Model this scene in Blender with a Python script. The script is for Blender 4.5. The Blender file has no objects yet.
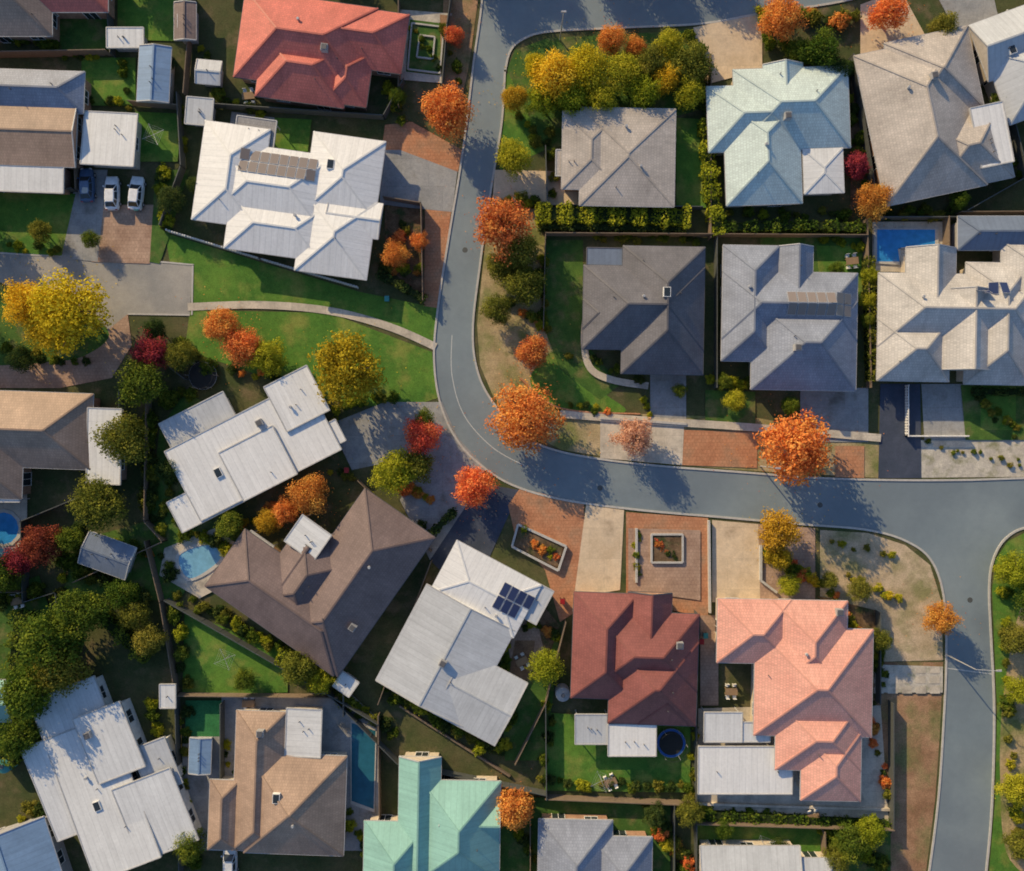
import bpy, math, random
from mathutils import Vector, Matrix
random.seed(11)
R=random.Random(5)
S=0.13; H=104.0
def W(px,py,z=0.0):
    k=S*(H-z)/H
    return Vector(((px-512)*k,-(py-435.5)*k,z))
scene=bpy.context.scene
scene.view_settings.view_transform='Standard'
scene.view_settings.look='None'
scene.view_settings.exposure=0
# ------------------------------------------------------------ materials
def nm(name,rough=.85,spec=.3):
    m=bpy.data.materials.new(name); m.use_nodes=True
    nt=m.node_tree; b=nt.nodes['Principled BSDF']
    b.inputs['Roughness'].default_value=rough
    b.inputs['Specular IOR Level'].default_value=spec
    return m,nt,b
def N(nt,t,**kw):
    n=nt.nodes.new(t)
    for k,v in kw.items():
        if k in n.inputs: n.inputs[k].default_value=v
        else: setattr(n,k,v)
    return n
def mixc(nt,fac,a,b,mode='MIX'):
    n=nt.nodes.new('ShaderNodeMix'); n.data_type='RGBA'; n.blend_type=mode
    for s,v in ((0,fac),(6,a),(7,b)):
        if isinstance(v,(int,float,tuple)): n.inputs[s].default_value=v
        else: nt.links.new(v,n.inputs[s])
    return n.outputs[2]
def ramp(nt,src,a,b,va=0.,vb=1.):
    n=nt.nodes.new('ShaderNodeMapRange'); nt.links.new(src,n.inputs[0])
    n.inputs[1].default_value=a;n.inputs[2].default_value=b;n.inputs[3].default_value=va;n.inputs[4].default_value=vb
    return n.outputs[0]
def noi(nt,vec,scale,detail=5,rough=.6):
    n=N(nt,'ShaderNodeTexNoise'); n.inputs['Scale'].default_value=scale;n.inputs['Detail'].default_value=detail;n.inputs['Roughness'].default_value=rough
    nt.links.new(vec,n.inputs['Vector']); return n.outputs['Fac']
def grey(nt,v):
    n=nt.nodes.new('ShaderNodeCombineColor')
    for i in range(3): nt.links.new(v,n.inputs[i])
    return n.outputs[0]
def gmat(name,c1,c2,s=.35,c3=None,s3=.12,th=.55,rough=.92,bump=.3,fine=5,amp=.35,pav=None,spec=.2):
    m,nt,b=nm(name,rough,spec)
    pos=N(nt,'ShaderNodeNewGeometry').outputs['Position']
    col=mixc(nt,ramp(nt,noi(nt,pos,s,6),.35,.65),c1,c2)
    if c3: col=mixc(nt,ramp(nt,noi(nt,pos,s3,5),th-.06,th+.12),col,c3)
    f=noi(nt,pos,fine,4,.75)
    col=mixc(nt,1.,col,grey(nt,ramp(nt,f,.25,.75,1-amp,1+amp)),'MULTIPLY')
    g=noi(nt,pos,1.1,4,.7)
    col=mixc(nt,1.,col,grey(nt,ramp(nt,g,.3,.7,1-amp*.5,1+amp*.4)),'MULTIPLY')
    if pav:
        br=N(nt,'ShaderNodeTexBrick'); nt.links.new(pos,br.inputs['Vector'])
        br.inputs['Scale'].default_value=1;br.inputs['Brick Width'].default_value=pav[0];br.inputs['Row Height'].default_value=pav[1]
        br.inputs['Mortar Size'].default_value=pav[2]
        br.inputs['Color1'].default_value=(.93,.92,.92,1);br.inputs['Color2'].default_value=(1.06,1.05,1.05,1);br.inputs['Mortar'].default_value=(.78,.77,.76,1)
        col=mixc(nt,1.,col,br.outputs['Color'],'MULTIPLY')
    nt.links.new(col,b.inputs['Base Color'])
    if bump:
        bp=N(nt,'ShaderNodeBump'); bp.inputs['Strength'].default_value=bump; bp.inputs['Distance'].default_value=.06
        nt.links.new(f,bp.inputs['Height']); nt.links.new(bp.outputs[0],b.inputs['Normal'])
    return m
def roofmat(name,col,kind='tile',rough=.6,dirt=.2,c2=None):
    m,nt,b=nm(name,rough,.35)
    pos=N(nt,'ShaderNodeNewGeometry').outputs['Position']
    uv=N(nt,'ShaderNodeUVMap').outputs['UV']
    d=tuple(x*(1-dirt*1.2) for x in col[:3])+(1,)
    l=c2 or tuple(min(.84,x*(1+dirt*.6)) for x in col[:3])+(1,)
    c=mixc(nt,ramp(nt,noi(nt,pos,.3,7,.6),.3,.7),d,l)
    f=noi(nt,pos,3.,5,.7)
    c=mixc(nt,1.,c,grey(nt,ramp(nt,f,.25,.75,.9,1.08)),'MULTIPLY')
    mp=N(nt,'ShaderNodeMapping'); mp.inputs['Scale'].default_value=(2.2,.18,1); nt.links.new(uv,mp.inputs['Vector'])
    c=mixc(nt,1.,c,grey(nt,ramp(nt,noi(nt,mp.outputs[0],1.,4),.3,.7,.9,1.06)),'MULTIPLY')
    br=N(nt,'ShaderNodeTexBrick'); nt.links.new(uv,br.inputs['Vector'])
    br.inputs['Scale'].default_value=1
    if kind=='tile':
        br.inputs['Brick Width'].default_value=.33;br.inputs['Row Height'].default_value=.36;br.inputs['Mortar Size'].default_value=.03
        br.inputs['Color1'].default_value=(.92,.92,.92,1);br.inputs['Color2'].default_value=(1.08,1.07,1.06,1);br.inputs['Mortar'].default_value=(.80,.80,.80,1)
    else:
        br.inputs['Brick Width'].default_value=.76;br.inputs['Row Height'].default_value=60;br.inputs['Mortar Size'].default_value=.035
        br.offset=0
        br.inputs['Color1'].default_value=(.97,.97,.97,1);br.inputs['Color2'].default_value=(1.02,1.02,1.02,1);br.inputs['Mortar'].default_value=(.86,.87,.88,1)
    c=mixc(nt,1.,c,br.outputs['Color'],'MULTIPLY')
    nt.links.new(c,b.inputs['Base Color'])
    bp=N(nt,'ShaderNodeBump'); bp.inputs['Strength'].default_value=.3; bp.inputs['Distance'].default_value=.02
    nt.links.new(br.outputs['Fac'],bp.inputs['Height']); bp.invert=True
    nt.links.new(bp.outputs[0],b.inputs['Normal'])
    return m
def plain(name,col,rough=.6,spec=.4,metal=0.):
    m,nt,b=nm(name,rough,spec); b.inputs['Metallic'].default_value=metal
    pos=N(nt,'ShaderNodeNewGeometry').outputs['Position']
    c=mixc(nt,ramp(nt,noi(nt,pos,2.5,5),.3,.7),tuple(x*.82 for x in col[:3])+(1,),tuple(min(1,x*1.08) for x in col[:3])+(1,))
    nt.links.new(c,b.inputs['Base Color']); return m
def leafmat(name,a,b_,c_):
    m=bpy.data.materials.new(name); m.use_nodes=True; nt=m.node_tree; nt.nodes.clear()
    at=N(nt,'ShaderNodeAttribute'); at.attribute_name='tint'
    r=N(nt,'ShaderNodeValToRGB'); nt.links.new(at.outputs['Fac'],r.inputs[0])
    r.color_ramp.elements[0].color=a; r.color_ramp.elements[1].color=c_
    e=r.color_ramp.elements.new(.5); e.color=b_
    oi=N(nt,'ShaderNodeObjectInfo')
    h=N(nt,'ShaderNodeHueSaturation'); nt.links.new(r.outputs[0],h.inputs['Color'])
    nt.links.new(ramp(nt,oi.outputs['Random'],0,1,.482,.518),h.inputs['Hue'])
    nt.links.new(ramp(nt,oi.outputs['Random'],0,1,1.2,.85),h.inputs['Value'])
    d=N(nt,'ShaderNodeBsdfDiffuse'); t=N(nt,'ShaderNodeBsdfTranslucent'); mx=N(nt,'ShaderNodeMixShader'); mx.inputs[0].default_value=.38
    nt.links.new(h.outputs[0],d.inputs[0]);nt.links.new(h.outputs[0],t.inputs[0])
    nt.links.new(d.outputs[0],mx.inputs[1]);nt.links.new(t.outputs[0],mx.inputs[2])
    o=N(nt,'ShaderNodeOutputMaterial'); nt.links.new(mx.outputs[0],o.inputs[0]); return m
L={ 'or':leafmat('leaf_orange',(.46,.10,.04,1),(.78,.28,.075,1),(.88,.50,.13,1)),
    'rd':leafmat('leaf_red',(.38,.06,.04,1),(.70,.18,.075,1),(.84,.38,.11,1)),
    'dr':leafmat('leaf_darkred',(.14,.025,.03,1),(.30,.05,.05,1),(.50,.12,.07,1)),
    'ye':leafmat('leaf_yellow',(.40,.30,.02,1),(.66,.50,.03,1),(.82,.66,.06,1)),
    'go':leafmat('leaf_gold',(.26,.17,.02,1),(.50,.33,.03,1),(.68,.48,.05,1)),
    'yg':leafmat('leaf_yellowgreen',(.15,.18,.02,1),(.36,.38,.03,1),(.60,.56,.05,1)),
    'gr':leafmat('leaf_green',(.040,.080,.018,1),(.11,.17,.025,1),(.28,.31,.04,1)),
    'dg':leafmat('leaf_darkgreen',(.022,.048,.02,1),(.055,.095,.03,1),(.15,.18,.04,1)),
    'ol':leafmat('leaf_olive',(.08,.10,.02,1),(.19,.20,.035,1),(.40,.36,.06,1)),
    'pk':leafmat('leaf_pinkbrown',(.34,.18,.11,1),(.60,.36,.22,1),(.76,.52,.33,1))}
M={}
M['ground']=gmat('soil_and_grass',(.055,.080,.028,1),(.11,.105,.05,1),.25,(.18,.14,.085,1),.3,.6)
M['lawn']=gmat('lawn_grass',(.065,.175,.028,1),(.120,.245,.038,1),.22,(.22,.26,.06,1),.30,.55,bump=.6,fine=7,amp=.38)
M['lawnd']=gmat('lawn_dark',(.046,.118,.026,1),(.090,.170,.034,1),.3,(.18,.17,.07,1),.4,.56,bump=.6,fine=7,amp=.4)
M['dry']=gmat('dry_verge_grass',(.36,.28,.15,1),(.50,.39,.24,1),.3,(.19,.21,.07,1),.22,.50,bump=.6,fine=6,amp=.38)
M['verge']=gmat('bare_verge',(.42,.33,.21,1),(.58,.46,.33,1),.3,(.26,.25,.12,1),.22,.54,bump=.4,fine=6)
M['dirt']=gmat('bare_dirt',(.27,.155,.09,1),(.42,.26,.16,1),.22,(.20,.19,.08,1),.2,.52,bump=.5,fine=6,amp=.42)
M['asph']=gmat('asphalt',(.200,.255,.290,1),(.245,.300,.330,1),.07,(.175,.220,.255,1),.06,.48,rough=.55,bump=.15,fine=9,amp=.10,spec=.5)
M['asphl']=gmat('asphalt_old',(.28,.28,.275,1),(.38,.365,.34,1),.2,rough=.8,bump=.2,fine=8,amp=.15)
M['asphd']=gmat('asphalt_dark',(.050,.065,.100,1),(.075,.09,.135,1),.3,rough=.8,bump=.2,fine=8,amp=.2)
M['conc']=gmat('concrete',(.48,.44,.37,1),(.64,.58,.49,1),.4,(.34,.31,.27,1),.5,.60,bump=.15,amp=.18,pav=(2.2,2.2,.02))
M['concg']=gmat('concrete_grey',(.27,.285,.30,1),(.39,.395,.40,1),.3,(.2,.2,.19,1),.3,.58,bump=.15,amp=.2,pav=(3.6,3.6,.02))
M['beige']=gmat('exposed_aggregate',(.62,.49,.34,1),(.75,.62,.46,1),.3,(.48,.38,.27,1),.3,.58,bump=.15,amp=.15,pav=(4,4,.015))
M['brick']=gmat('brick_paving',(.44,.20,.11,1),(.58,.30,.17,1),.3,(.36,.22,.14,1),.3,.56,bump=.2,amp=.2,pav=(.46,.46,.03))
M['brickp']=gmat('brick_paving_worn',(.36,.24,.18,1),(.48,.34,.26,1),.4,bump=.2,amp=.2,pav=(.46,.46,.03))
M['mulch']=gmat('garden_mulch',(.11,.07,.04,1),(.21,.14,.085,1),.8,(.06,.08,.03,1),.6,.56,bump=.8,fine=6,amp=.5)
M['gravel']=gmat('pale_gravel',(.44,.41,.37,1),(.62,.58,.50,1),.8,(.25,.25,.15,1),.5,.58,bump=.5,fine=7,amp=.3)
M['turf']=gmat('artificial_turf',(.03,.16,.06,1),(.045,.20,.075,1),.4,bump=.3)
M['deck']=gmat('timber_deck',(.22,.13,.08,1),(.32,.2,.12,1),.6,pav=(4,.14,.02))
M['kerb']=plain('kerb_concrete',(.50,.49,.47,1),.9)
M['line']=plain('road_paint',(.58,.60,.60,1),.7)
def water(name,c):
    m,nt,b=nm(name,.06,.5); b.inputs['Base Color'].default_value=c
    pos=N(nt,'ShaderNodeNewGeometry').outputs['Position']
    col=mixc(nt,ramp(nt,noi(nt,pos,1.2,3),.3,.7),c,tuple(min(1,x*1.35) for x in c[:3])+(1,)); nt.links.new(col,b.inputs['Base Color'])
    bp=N(nt,'ShaderNodeBump'); bp.inputs['Strength'].default_value=.25; bp.inputs['Distance'].default_value=.05
    nt.links.new(noi(nt,pos,3,2),bp.inputs['Height']); nt.links.new(bp.outputs[0],b.inputs['Normal']); return m
M['pool']=water('pool_water',(.03,.22,.55,1)); M['poold']=water('pool_water_dark',(.02,.11,.17,1)); M['pooll']=water('pool_water_pale',(.16,.36,.52,1))
M['white']=plain('white_paint',(.78,.78,.77,1),.6)
M['cream']=plain('cream_render',(.60,.52,.42,1),.85)
M['brickw']=gmat('brick_wall',(.34,.20,.14,1),(.42,.26,.18,1),1,bump=.2)
M['greyw']=plain('grey_render',(.36,.36,.37,1),.85)
M['fdark']=plain('fence_steel_dark',(.09,.10,.10,1),.6)
M['fbrown']=plain('fence_timber',(.20,.15,.11,1),.85)
M['trim']=plain('gutter_trim',(.50,.50,.50,1),.5)
M['trimd']=plain('gutter_trim_dark',(.12,.12,.13,1),.5)
M['glass'],_n,_b=nm('window_glass',.08,.6); _b.inputs['Base Color'].default_value=(.03,.04,.05,1)
M['solar'],_n,_b=nm('solar_glass',.15,.5); _b.inputs['Base Color'].default_value=(.03,.045,.12,1)
M['solar2'],_n,_b=nm('solar_glass_reflection_tan',.3,.5); _b.inputs['Base Color'].default_value=(.24,.20,.18,1)  # tan base colour paints in the reflection seen on these panels
M['alu']=plain('aluminium',(.48,.49,.51,1),.4,.5,.3)
M['trunk']=plain('bark',(.14,.10,.075,1),.95)
M['hcore']=plain('hedge_core_blocker',(.03,.045,.018,1),1,0)
M['rubber']=plain('black_rubber',(.025,.025,.025,1),.8)
M['blue']=plain('blue_mat',(.02,.10,.35,1),.6)
M['timber']=plain('timber',(.30,.2,.12,1),.8)
M['tealp']=plain('teal_tank',(.05,.26,.26,1),.5)
M['red']=plain('red_lens',(.35,.02,.02,1),.3)
M['lamp']=plain('lamp_lens',(.7,.7,.65,1),.2)
RF={ 'coral':roofmat('roof_coral_tile',(.66,.19,.15,1)),
 'coral2':roofmat('roof_salmon_tile',(.84,.42,.34,1),dirt=.12),
 'white':roofmat('roof_white_metal',(.82,.83,.84,1),'metal',.45,.03),
 'offw':roofmat('roof_offwhite_metal',(.72,.74,.76,1),'metal',.5,.06),
 'lgrey':roofmat('roof_lightgrey_metal',(.54,.57,.61,1),'metal',.5,.1),
 'grey':roofmat('roof_grey_tile',(.36,.35,.345,1)),
 'warm':roofmat('roof_warmgrey_tile',(.52,.475,.44,1)),
 'teal':roofmat('roof_paleteal_tile',(.58,.70,.70,1),dirt=.1),
 'teal2':roofmat('roof_teal_metal',(.28,.52,.47,1),'metal',.5,.1),
 'navy':roofmat('roof_charcoal_tile',(.155,.155,.18,1)),
 'bgrey':roofmat('roof_bluegrey_tile',(.29,.325,.41,1)),
 'tan':roofmat('roof_palegrey_tile',(.58,.56,.54,1)),
 'brown':roofmat('roof_brown_tile',(.22,.165,.16,1)),
 'brown2':roofmat('roof_lightbrown_tile',(.42,.30,.23,1)),
 'dred':roofmat('roof_darkred_tile',(.29,.105,.095,1)),
 'blue':roofmat('roof_blue_metal',(.22,.34,.52,1),'metal',.5,.12),
 'slate':roofmat('roof_slate_metal',(.17,.215,.30,1),'metal',.5,.12)}
# ------------------------------------------------------------ mesh builder
class MB:
    def __init__(s): s.v=[];s.f=[];s.m=[];s.uv=[];s.ms=[]
    def mi(s,mat):
        if mat not in s.ms: s.ms.append(mat)
        return s.ms.index(mat)
    def face(s,pts,mat,uv=None):
        i=len(s.v); s.v+= [tuple(p) for p in pts]; s.f.append(tuple(range(i,i+len(pts)))); s.m.append(s.mi(mat))
        s.uv.append(uv or [(0,0)]*len(pts))
    def slope(s,pts,mat,ax=None):
        P=[Vector(p) for p in pts]
        n=Vector((0,0,0))
        for a in range(len(P)):
            p,q=P[a],P[(a+1)%len(P)]
            n+=Vector(((p.y-q.y)*(p.z+q.z),(p.z-q.z)*(p.x+q.x),(p.x-q.x)*(p.y+q.y)))
        if n.z<0: P.reverse(); n=-n
        n.normalize()
        u=Vector((-n.y,n.x,0))
        if ax is not None: u=Vector((ax[0],ax[1],0))
        if u.length<1e-3: u=Vector((1,0,0))
        u.normalize(); w=n.cross(u)
        s.face(P,mat,[(p.dot(u),p.dot(w)) for p in P])
    def hexa(s,b,t,mat):
        s.face(t,mat); s.face(b[::-1],mat)
        for i in range(4):
            j=(i+1)%4; s.face([b[i],b[j],t[j],t[i]],mat)
    def box(s,T,u0,v0,z0,u1,v1,z1,mat):
        q=[(u0,v0),(u1,v0),(u1,v1),(u0,v1)]
        s.hexa([T(a,b,z0) for a,b in q],[T(a,b,z1) for a,b in q],mat)
    def beam(s,p,q,w,h,mat,up=Vector((0,0,1))):
        p=Vector(p);q=Vector(q);d=(q-p)
        if d.length<1e-4:return
        sd=d.cross(up)
        if sd.length<1e-4: sd=Vector((1,0,0))
        sd=sd.normalized()*w/2; u2=sd.cross(d).normalized()*h/2
        a=[p-sd-u2,p+sd-u2,p+sd+u2,p-sd+u2]; b=[x+d for x in a]
        s.face(a,mat);s.face(b[::-1],mat)
        for i in range(4):
            j=(i+1)%4; s.face([a[i],b[i],b[j],a[j]],mat)
    def cyl(s,p,q,r1,r2,mat,n=8,cap=True):
        p=Vector(p);q=Vector(q);d=(q-p).normalized()
        a=d.orthogonal().normalized();b=d.cross(a)
        A=[p+(a*math.cos(t)+b*math.sin(t))*r1 for t in [2*math.pi*i/n for i in range(n)]]
        B=[q+(a*math.cos(t)+b*math.sin(t))*r2 for t in [2*math.pi*i/n for i in range(n)]]
        for i in range(n):
            j=(i+1)%n; s.face([A[i],A[j],B[j],B[i]],mat)
        if cap: s.face(B,mat); s.face(A[::-1],mat)
    def obj(s,name,parent=None,origin=Vector((0,0,0))):
        me=bpy.data.meshes.new(name)
        o=Vector(origin)
        me.from_pydata([(x-o.x,y-o.y,z-o.z) for x,y,z in s.v],[],s.f)
        ul=me.uv_layers.new(name='UVMap')
        fl=[]
        for u in s.uv:
            for c in u: fl+=[c[0],c[1]]
        ul.data.foreach_set('uv',fl)
        me.polygons.foreach_set('material_index',s.m)
        for mt in s.ms: me.materials.append(mt)
        me.update()
        ob=bpy.data.objects.new(name,me); scene.collection.objects.link(ob)
        if parent: ob.parent=parent
        else: ob.location=o
        return ob
def empty(name,loc):
    e=bpy.data.objects.new(name,None); e.location=loc; e.empty_display_size=.5; scene.collection.objects.link(e); return e
def catmull(pts,k=8,closed=False):
    out=[]; n=len(pts)
    rng=range(n if closed else n-1)
    for i in rng:
        p=[pts[(i+j)%n] if closed else pts[min(max(i+j,0),n-1)] for j in (-1,0,1,2)]
        for t in range(k):
            t/=k
            out.append(tuple(.5*((2*p[1][a])+(-p[0][a]+p[2][a])*t+(2*p[0][a]-5*p[1][a]+4*p[2][a]-p[3][a])*t*t+(-p[0][a]+3*p[1][a]-3*p[2][a]+p[3][a])*t**3) for a in (0,1)))
    if not closed: out.append(tuple(pts[-1]))
    return out
zc=[0.010]
def patch(name,pts,mat,smooth=False,z=None):
    if z is None:
        zc[0]+=0.0025; z=zc[0]
    if smooth: pts=catmull(pts,6,True)
    b=MB(); P=[W(x,y) for x,y in pts]
    for p in P: p.z=z
    ar=sum(P[i].x*P[(i+1)%len(P)].y-P[(i+1)%len(P)].x*P[i].y for i in range(len(P)))
    if ar<0: P.reverse()
    b.face(P,mat); return b.obj(name)
def ribbon(name,pts,w,mat,h=None,z=0.0,smooth=True):
    if smooth: pts=catmull(pts,8)
    P=[W(x,y) for x,y in pts]; b=MB(); A=[];B=[]
    for i,p in enumerate(P):
        d=(P[min(i+1,len(P)-1)]-P[max(i-1,0)]).normalized(); n=Vector((-d.y,d.x,0))*w/2
        A.append(p+n);B.append(p-n)
    for i in range(len(P)-1):
        up=Vector((0,0,z+(h or 0)))
        b.face([A[i]+up,B[i]+up,B[i+1]+up,A[i+1]+up],mat)
        if h:
            b.face([A[i],A[i]+up,A[i+1]+up,A[i+1]],mat); b.face([B[i]+up,B[i],B[i+1],B[i+1]+up],mat)
    return b.obj(name)
# ------------------------------------------------------------ ground & roads
b=MB(); b.face([(-1500,-1500,0),(1500,-1500,0),(1500,1500,0),(-1500,1500,0)],M['ground']); b.obj('ground')
westk=[(486,-200),(484,-60),(482,0),(474,60),(463,150),(450,230),(439,300),(434,355),(440,402),(457,440),(482,466),(515,486),(565,500),(640,510),(720,517),(800,524),(868,530),(908,542),(932,562),(944,600),(946,660),(943,730),(938,800),(929,871),(915,960),(900,1080)]
eastk_up=[(505,70),(502,120),(495,165),(487,215),(480,265),(473,325),(476,365),(490,398),(522,434),(562,452),(640,464),(740,472),(820,478),(890,480),(960,480),(1024,478),(1250,470)]
topk=[(505,72),(510,52),(522,40),(548,32),(620,28),(700,24),(760,14),(840,2),(900,-14),(1100,-60)]
topn=[(540,-200),(545,-60),(560,-30),(620,-26),(760,-40),(900,-66),(1100,-110)]
eastk_dn=[(1250,535),(1080,528),(1030,527),(1006,538),(993,560),(989,590),(991,640),(994,710),(992,800),(986,871),(975,960),(960,1080)]
wk=catmull(westk); eu=catmull(eastk_up); ed=catmull(eastk_dn); tk=catmull(topk); tn=catmull(topn)
roadpoly=wk+ed[::-1]+eu[::-1]+tk+tn[::-1]
patch('road',roadpoly,M['asph'],z=.004)
for k in (westk,eastk_up,topk,topn,eastk_dn): ribbon('kerb',k,.26,M['kerb'],h=.11)
patch('grass_verge',[(506,75),(545,40),(545,150),(500,170)],M['lawn'])
patch('grass_verge',[(507,70),(515,50),(548,38),(700,30),(700,110),(545,150)],M['lawnd'])
patch('dry_verge',[(488,215),(500,205),(545,210),(548,330),(585,412),(758,418),(880,440),(880,478),(740,470),(640,462),(562,450),(524,431),(493,396),(480,365),(477,325)],M['dry'])
patch('grass_verge',[(560,350),(600,390),(625,412),(560,412),(530,380)],M['lawn'],True)
patch('front_lawn',[(545,240),(583,240),(583,340),(620,385),(600,400),(560,370),(545,330)],M['lawnd'])
patch('dry_verge',[(880,440),(1120,440),(1120,476),(880,478)],M['gravel'])
patch('dry_verge',[(820,530),(868,533),(905,545),(930,565),(941,600),(943,660),(870,662),(820,600)],M['verge'])
patch('dry_verge',[(870,662),(943,662),(940,730),(935,800),(926,871),(915,960),(860,960),(868,800)],M['dirt'])
patch('grass_verge',[(1250,540),(1030,530),(1008,541),(995,560),(992,590),(994,640),(997,710),(995,800),(989,871),(978,960),(1250,960)],M['lawn'])
patch('dry_verge',[(1024,600),(1060,590),(1060,860),(1010,860),(1000,780),(1004,690)],M['dry'],True)
patch('grass_verge',[(165,233),(260,262),(360,292),(437,308),(434,350),(390,327),(330,312),(195,306),(170,262)],M['lawn'])
patch('grass_verge',[(190,310),(330,313),(432,352),(438,398),(400,410),(330,400),(250,372),(185,350)],M['lawn'])
patch('grass_verge',[(478,0),(470,60),(460,110),(440,130),(445,-60),(482,-60)],M['dirt'])
patch('dry_verge',[(425,205),(452,205),(440,300),(437,308),(424,306)],M['brick'])
ribbon('footpath',[(188,307),(260,305),(330,311),(390,327),(436,347)],1.0,M['conc'],z=.10)
patch('side_street',[(-200,235),(0,254),(100,258),(193,266),(190,314),(128,314),(122,335),(112,350),(60,312),(0,282),(-200,262)],M['asphl'])
patch('side_street',[(128,314),(132,345),(112,378),(60,388),(-60,388),(-60,360),(50,362),(92,352),(108,330)],M['brickp'])
ribbon('kerb',[(-200,234),(0,253),(100,257),(194,265)],.22,M['kerb'],h=.09)
ribbon('kerb',[(193,265),(192,315)],.22,M['kerb'],h=.09)
ribbon('kerb',[(190,315),(128,314)],.22,M['kerb'],h=.09)
patch('traffic_island_lawn',[(-60,290),(0,285),(60,300),(108,330),(92,352),(50,362),(-60,360)],M['lawnd'],True)
D=[('driveway',[(380,150),(400,143),(458,168),(452,212),(380,205)],'concg'),
('brick_paving',[(385,125),(412,122),(462,150),(458,172),(400,150),(382,150)],'brick'),
('driveway',[(330,424),(385,402),(442,402),(458,438),(400,460),(352,470)],'concg'),
('driveway',[(458,470),(490,485),(520,490),(470,600),(430,560)],'asphd'),
('verge_paving',[(440,410),(460,440),(486,468),(470,500),(430,560),(400,500)],'concg'),
('brick_paving',[(520,488),(584,504),(584,560),(575,612),(560,622),(545,570),(515,535),(508,505)],'brick'),
('driveway',[(586,505),(624,510),(620,590),(585,595),(572,612)],'beige'),
('brick_driveway',[(626,512),(708,518),(708,618),(626,600)],'brick'),
('driveway',[(712,520),(758,524),(760,602),(712,602)],'beige'),
('front_path',[(758,524),(815,528),(815,600),(760,604)],'brickp'),
('driveway',[(880,384),(920,384),(921,478),(878,478)],'asphd'),
('driveway',[(921,384),(975,384),(968,440),(924,440)],'concg'),
('driveway',[(650,372),(686,372),(686,425),(650,425)],'concg'),
('brick_crossover',[(684,430),(757,432),(757,468),(682,465)],'brick'),
('driveway',[(800,388),(868,388),(868,442),(800,442)],'concg'),
('brick_crossover',[(835,446),(864,446),(864,478),(835,477)],'brick'),
('driveway_crossover',[(600,420),(684,425),(682,465),(600,458)],'conc'),
('driveway',[(495,170),(578,172),(578,206),(492,205)],'beige'),
('driveway',[(693,28),(762,12),(762,70),(705,85)],'beige'),
('driveway',[(860,5),(900,-10),(930,45),(860,60)],'beige'),
('driveway',[(925,-25),(985,-40),(1005,50),(960,40)],'concg'),
('driveway',[(96,205),(156,205),(150,264),(92,262)],'brickp'),
('driveway',[(78,170),(108,170),(98,262),(62,258)],'concg'),
('side_paving',[(156,170),(190,170),(170,235),(160,264),(150,262)],'lawnd'),
('back_lawn',[(0,192),(76,194),(62,256),(0,252)],'lawn'),
('back_lawn',[(118,-10),(195,-10),(195,42),(118,40)],'lawn'),
('back_lawn',[(58,18),(112,18),(112,52),(58,52)],'lawnd'),
('back_lawn',[(82,58),(136,58),(136,106),(82,106)],'lawn'),
('back_lawn',[(136,112),(182,114),(178,162),(134,162)],'lawn'),
('courtyard_lawn',[(275,118),(312,120),(308,152),(272,150)],'lawn'),
('courtyard_paving',[(232,112),(275,118),(272,145),(228,140)],'concg'),
('back_paving',[(400,10),(452,14),(448,84),(400,80)],'gravel'),
('back_lawn',[(410,20),(444,24),(440,76),(406,72)],'lawnd'),
('brick_paving',[(440,15),(470,18),(462,110),(442,100)],'dirt'),
('front_lawn',[(385,205),(424,210),(424,300),(385,265)],'mulch'),
('side_lawn',[(676,118),(706,120),(706,208),(676,208)],'lawn'),
('back_lawn',[(760,225),(860,225),(860,300),(760,300)],'lawnd'),
('side_garden',[(850,60),(862,60),(880,215),(850,210)],'mulch'),
('back_lawn',[(816,246),(862,246),(862,292),(820,292)],'lawn'),
('front_lawn',[(705,390),(755,392),(755,425),(705,422)],'lawnd'),
('pool_surround',[(872,222),(942,222),(942,272),(872,272)],'conc'),
('front_garden',[(960,385),(1060,385),(1060,440),(965,440)],'lawnd'),
('front_lawn',[(980,385),(1015,385),(1015,430),(980,430)],'lawn'),
('back_lawn',[(185,612),(288,650),(288,692),(183,695)],'lawn'),
('back_garden',[(185,392),(160,430),(150,520),(80,540),(60,600),(180,600),(280,440)],'lawnd'),
('turf_patch',[(186,700),(222,700),(222,736),(186,736)],'turf'),
('back_paving',[(183,736),(222,736),(222,696),(350,692),(380,720),(380,850),(183,850)],'concg'),
('back_lawn',[(545,712),(690,722),(690,792),(545,790)],'lawn'),
('side_lawn',[(500,640),(540,620),(560,640),(545,760),(505,760)],'lawnd'),
('back_lawn',[(500,796),(670,800),(670,880),(500,880)],'lawnd'),
('back_paving',[(698,708),(800,705),(880,705),(888,820),(696,818)],'conc'),
('side_paving',[(700,615),(718,615),(718,705),(700,705)],'brickp'),
('front_garden',[(815,595),(875,610),(888,690),(870,700),(830,605)],'mulch'),
('back_lawn',[(694,820),(820,824),(820,900),(694,900)],'lawn'),
('back_lawn',[(822,824),(890,824),(890,900),(822,900)],'lawnd'),
('pool_surround',[(165,548),(215,528),(240,545),(235,580),(200,598),(160,575)],'conc'),
('back_paving',[(-40,480),(28,480),(28,575),(-40,575)],'conc'),
('back_lawn',[(0,590),(40,575),(60,640),(20,760),(0,760)],'lawnd'),
('side_garden',[(500,620),(530,590),(560,625),(540,680)],'mulch'),
('side_paving',[(505,625),(535,612),(545,655),(515,690)],'brickp'),
('deck',[(515,640),(535,640),(530,680),(508,680)],'deck'),
('stone_path',[(874,664),(942,666),(942,692),(874,692)],'gravel'),
('front_paving',[(628,528),(700,530),(700,600),(628,590)],'brickp'),
]
for n,p,m in D: patch(n,p,M[m])
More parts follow.
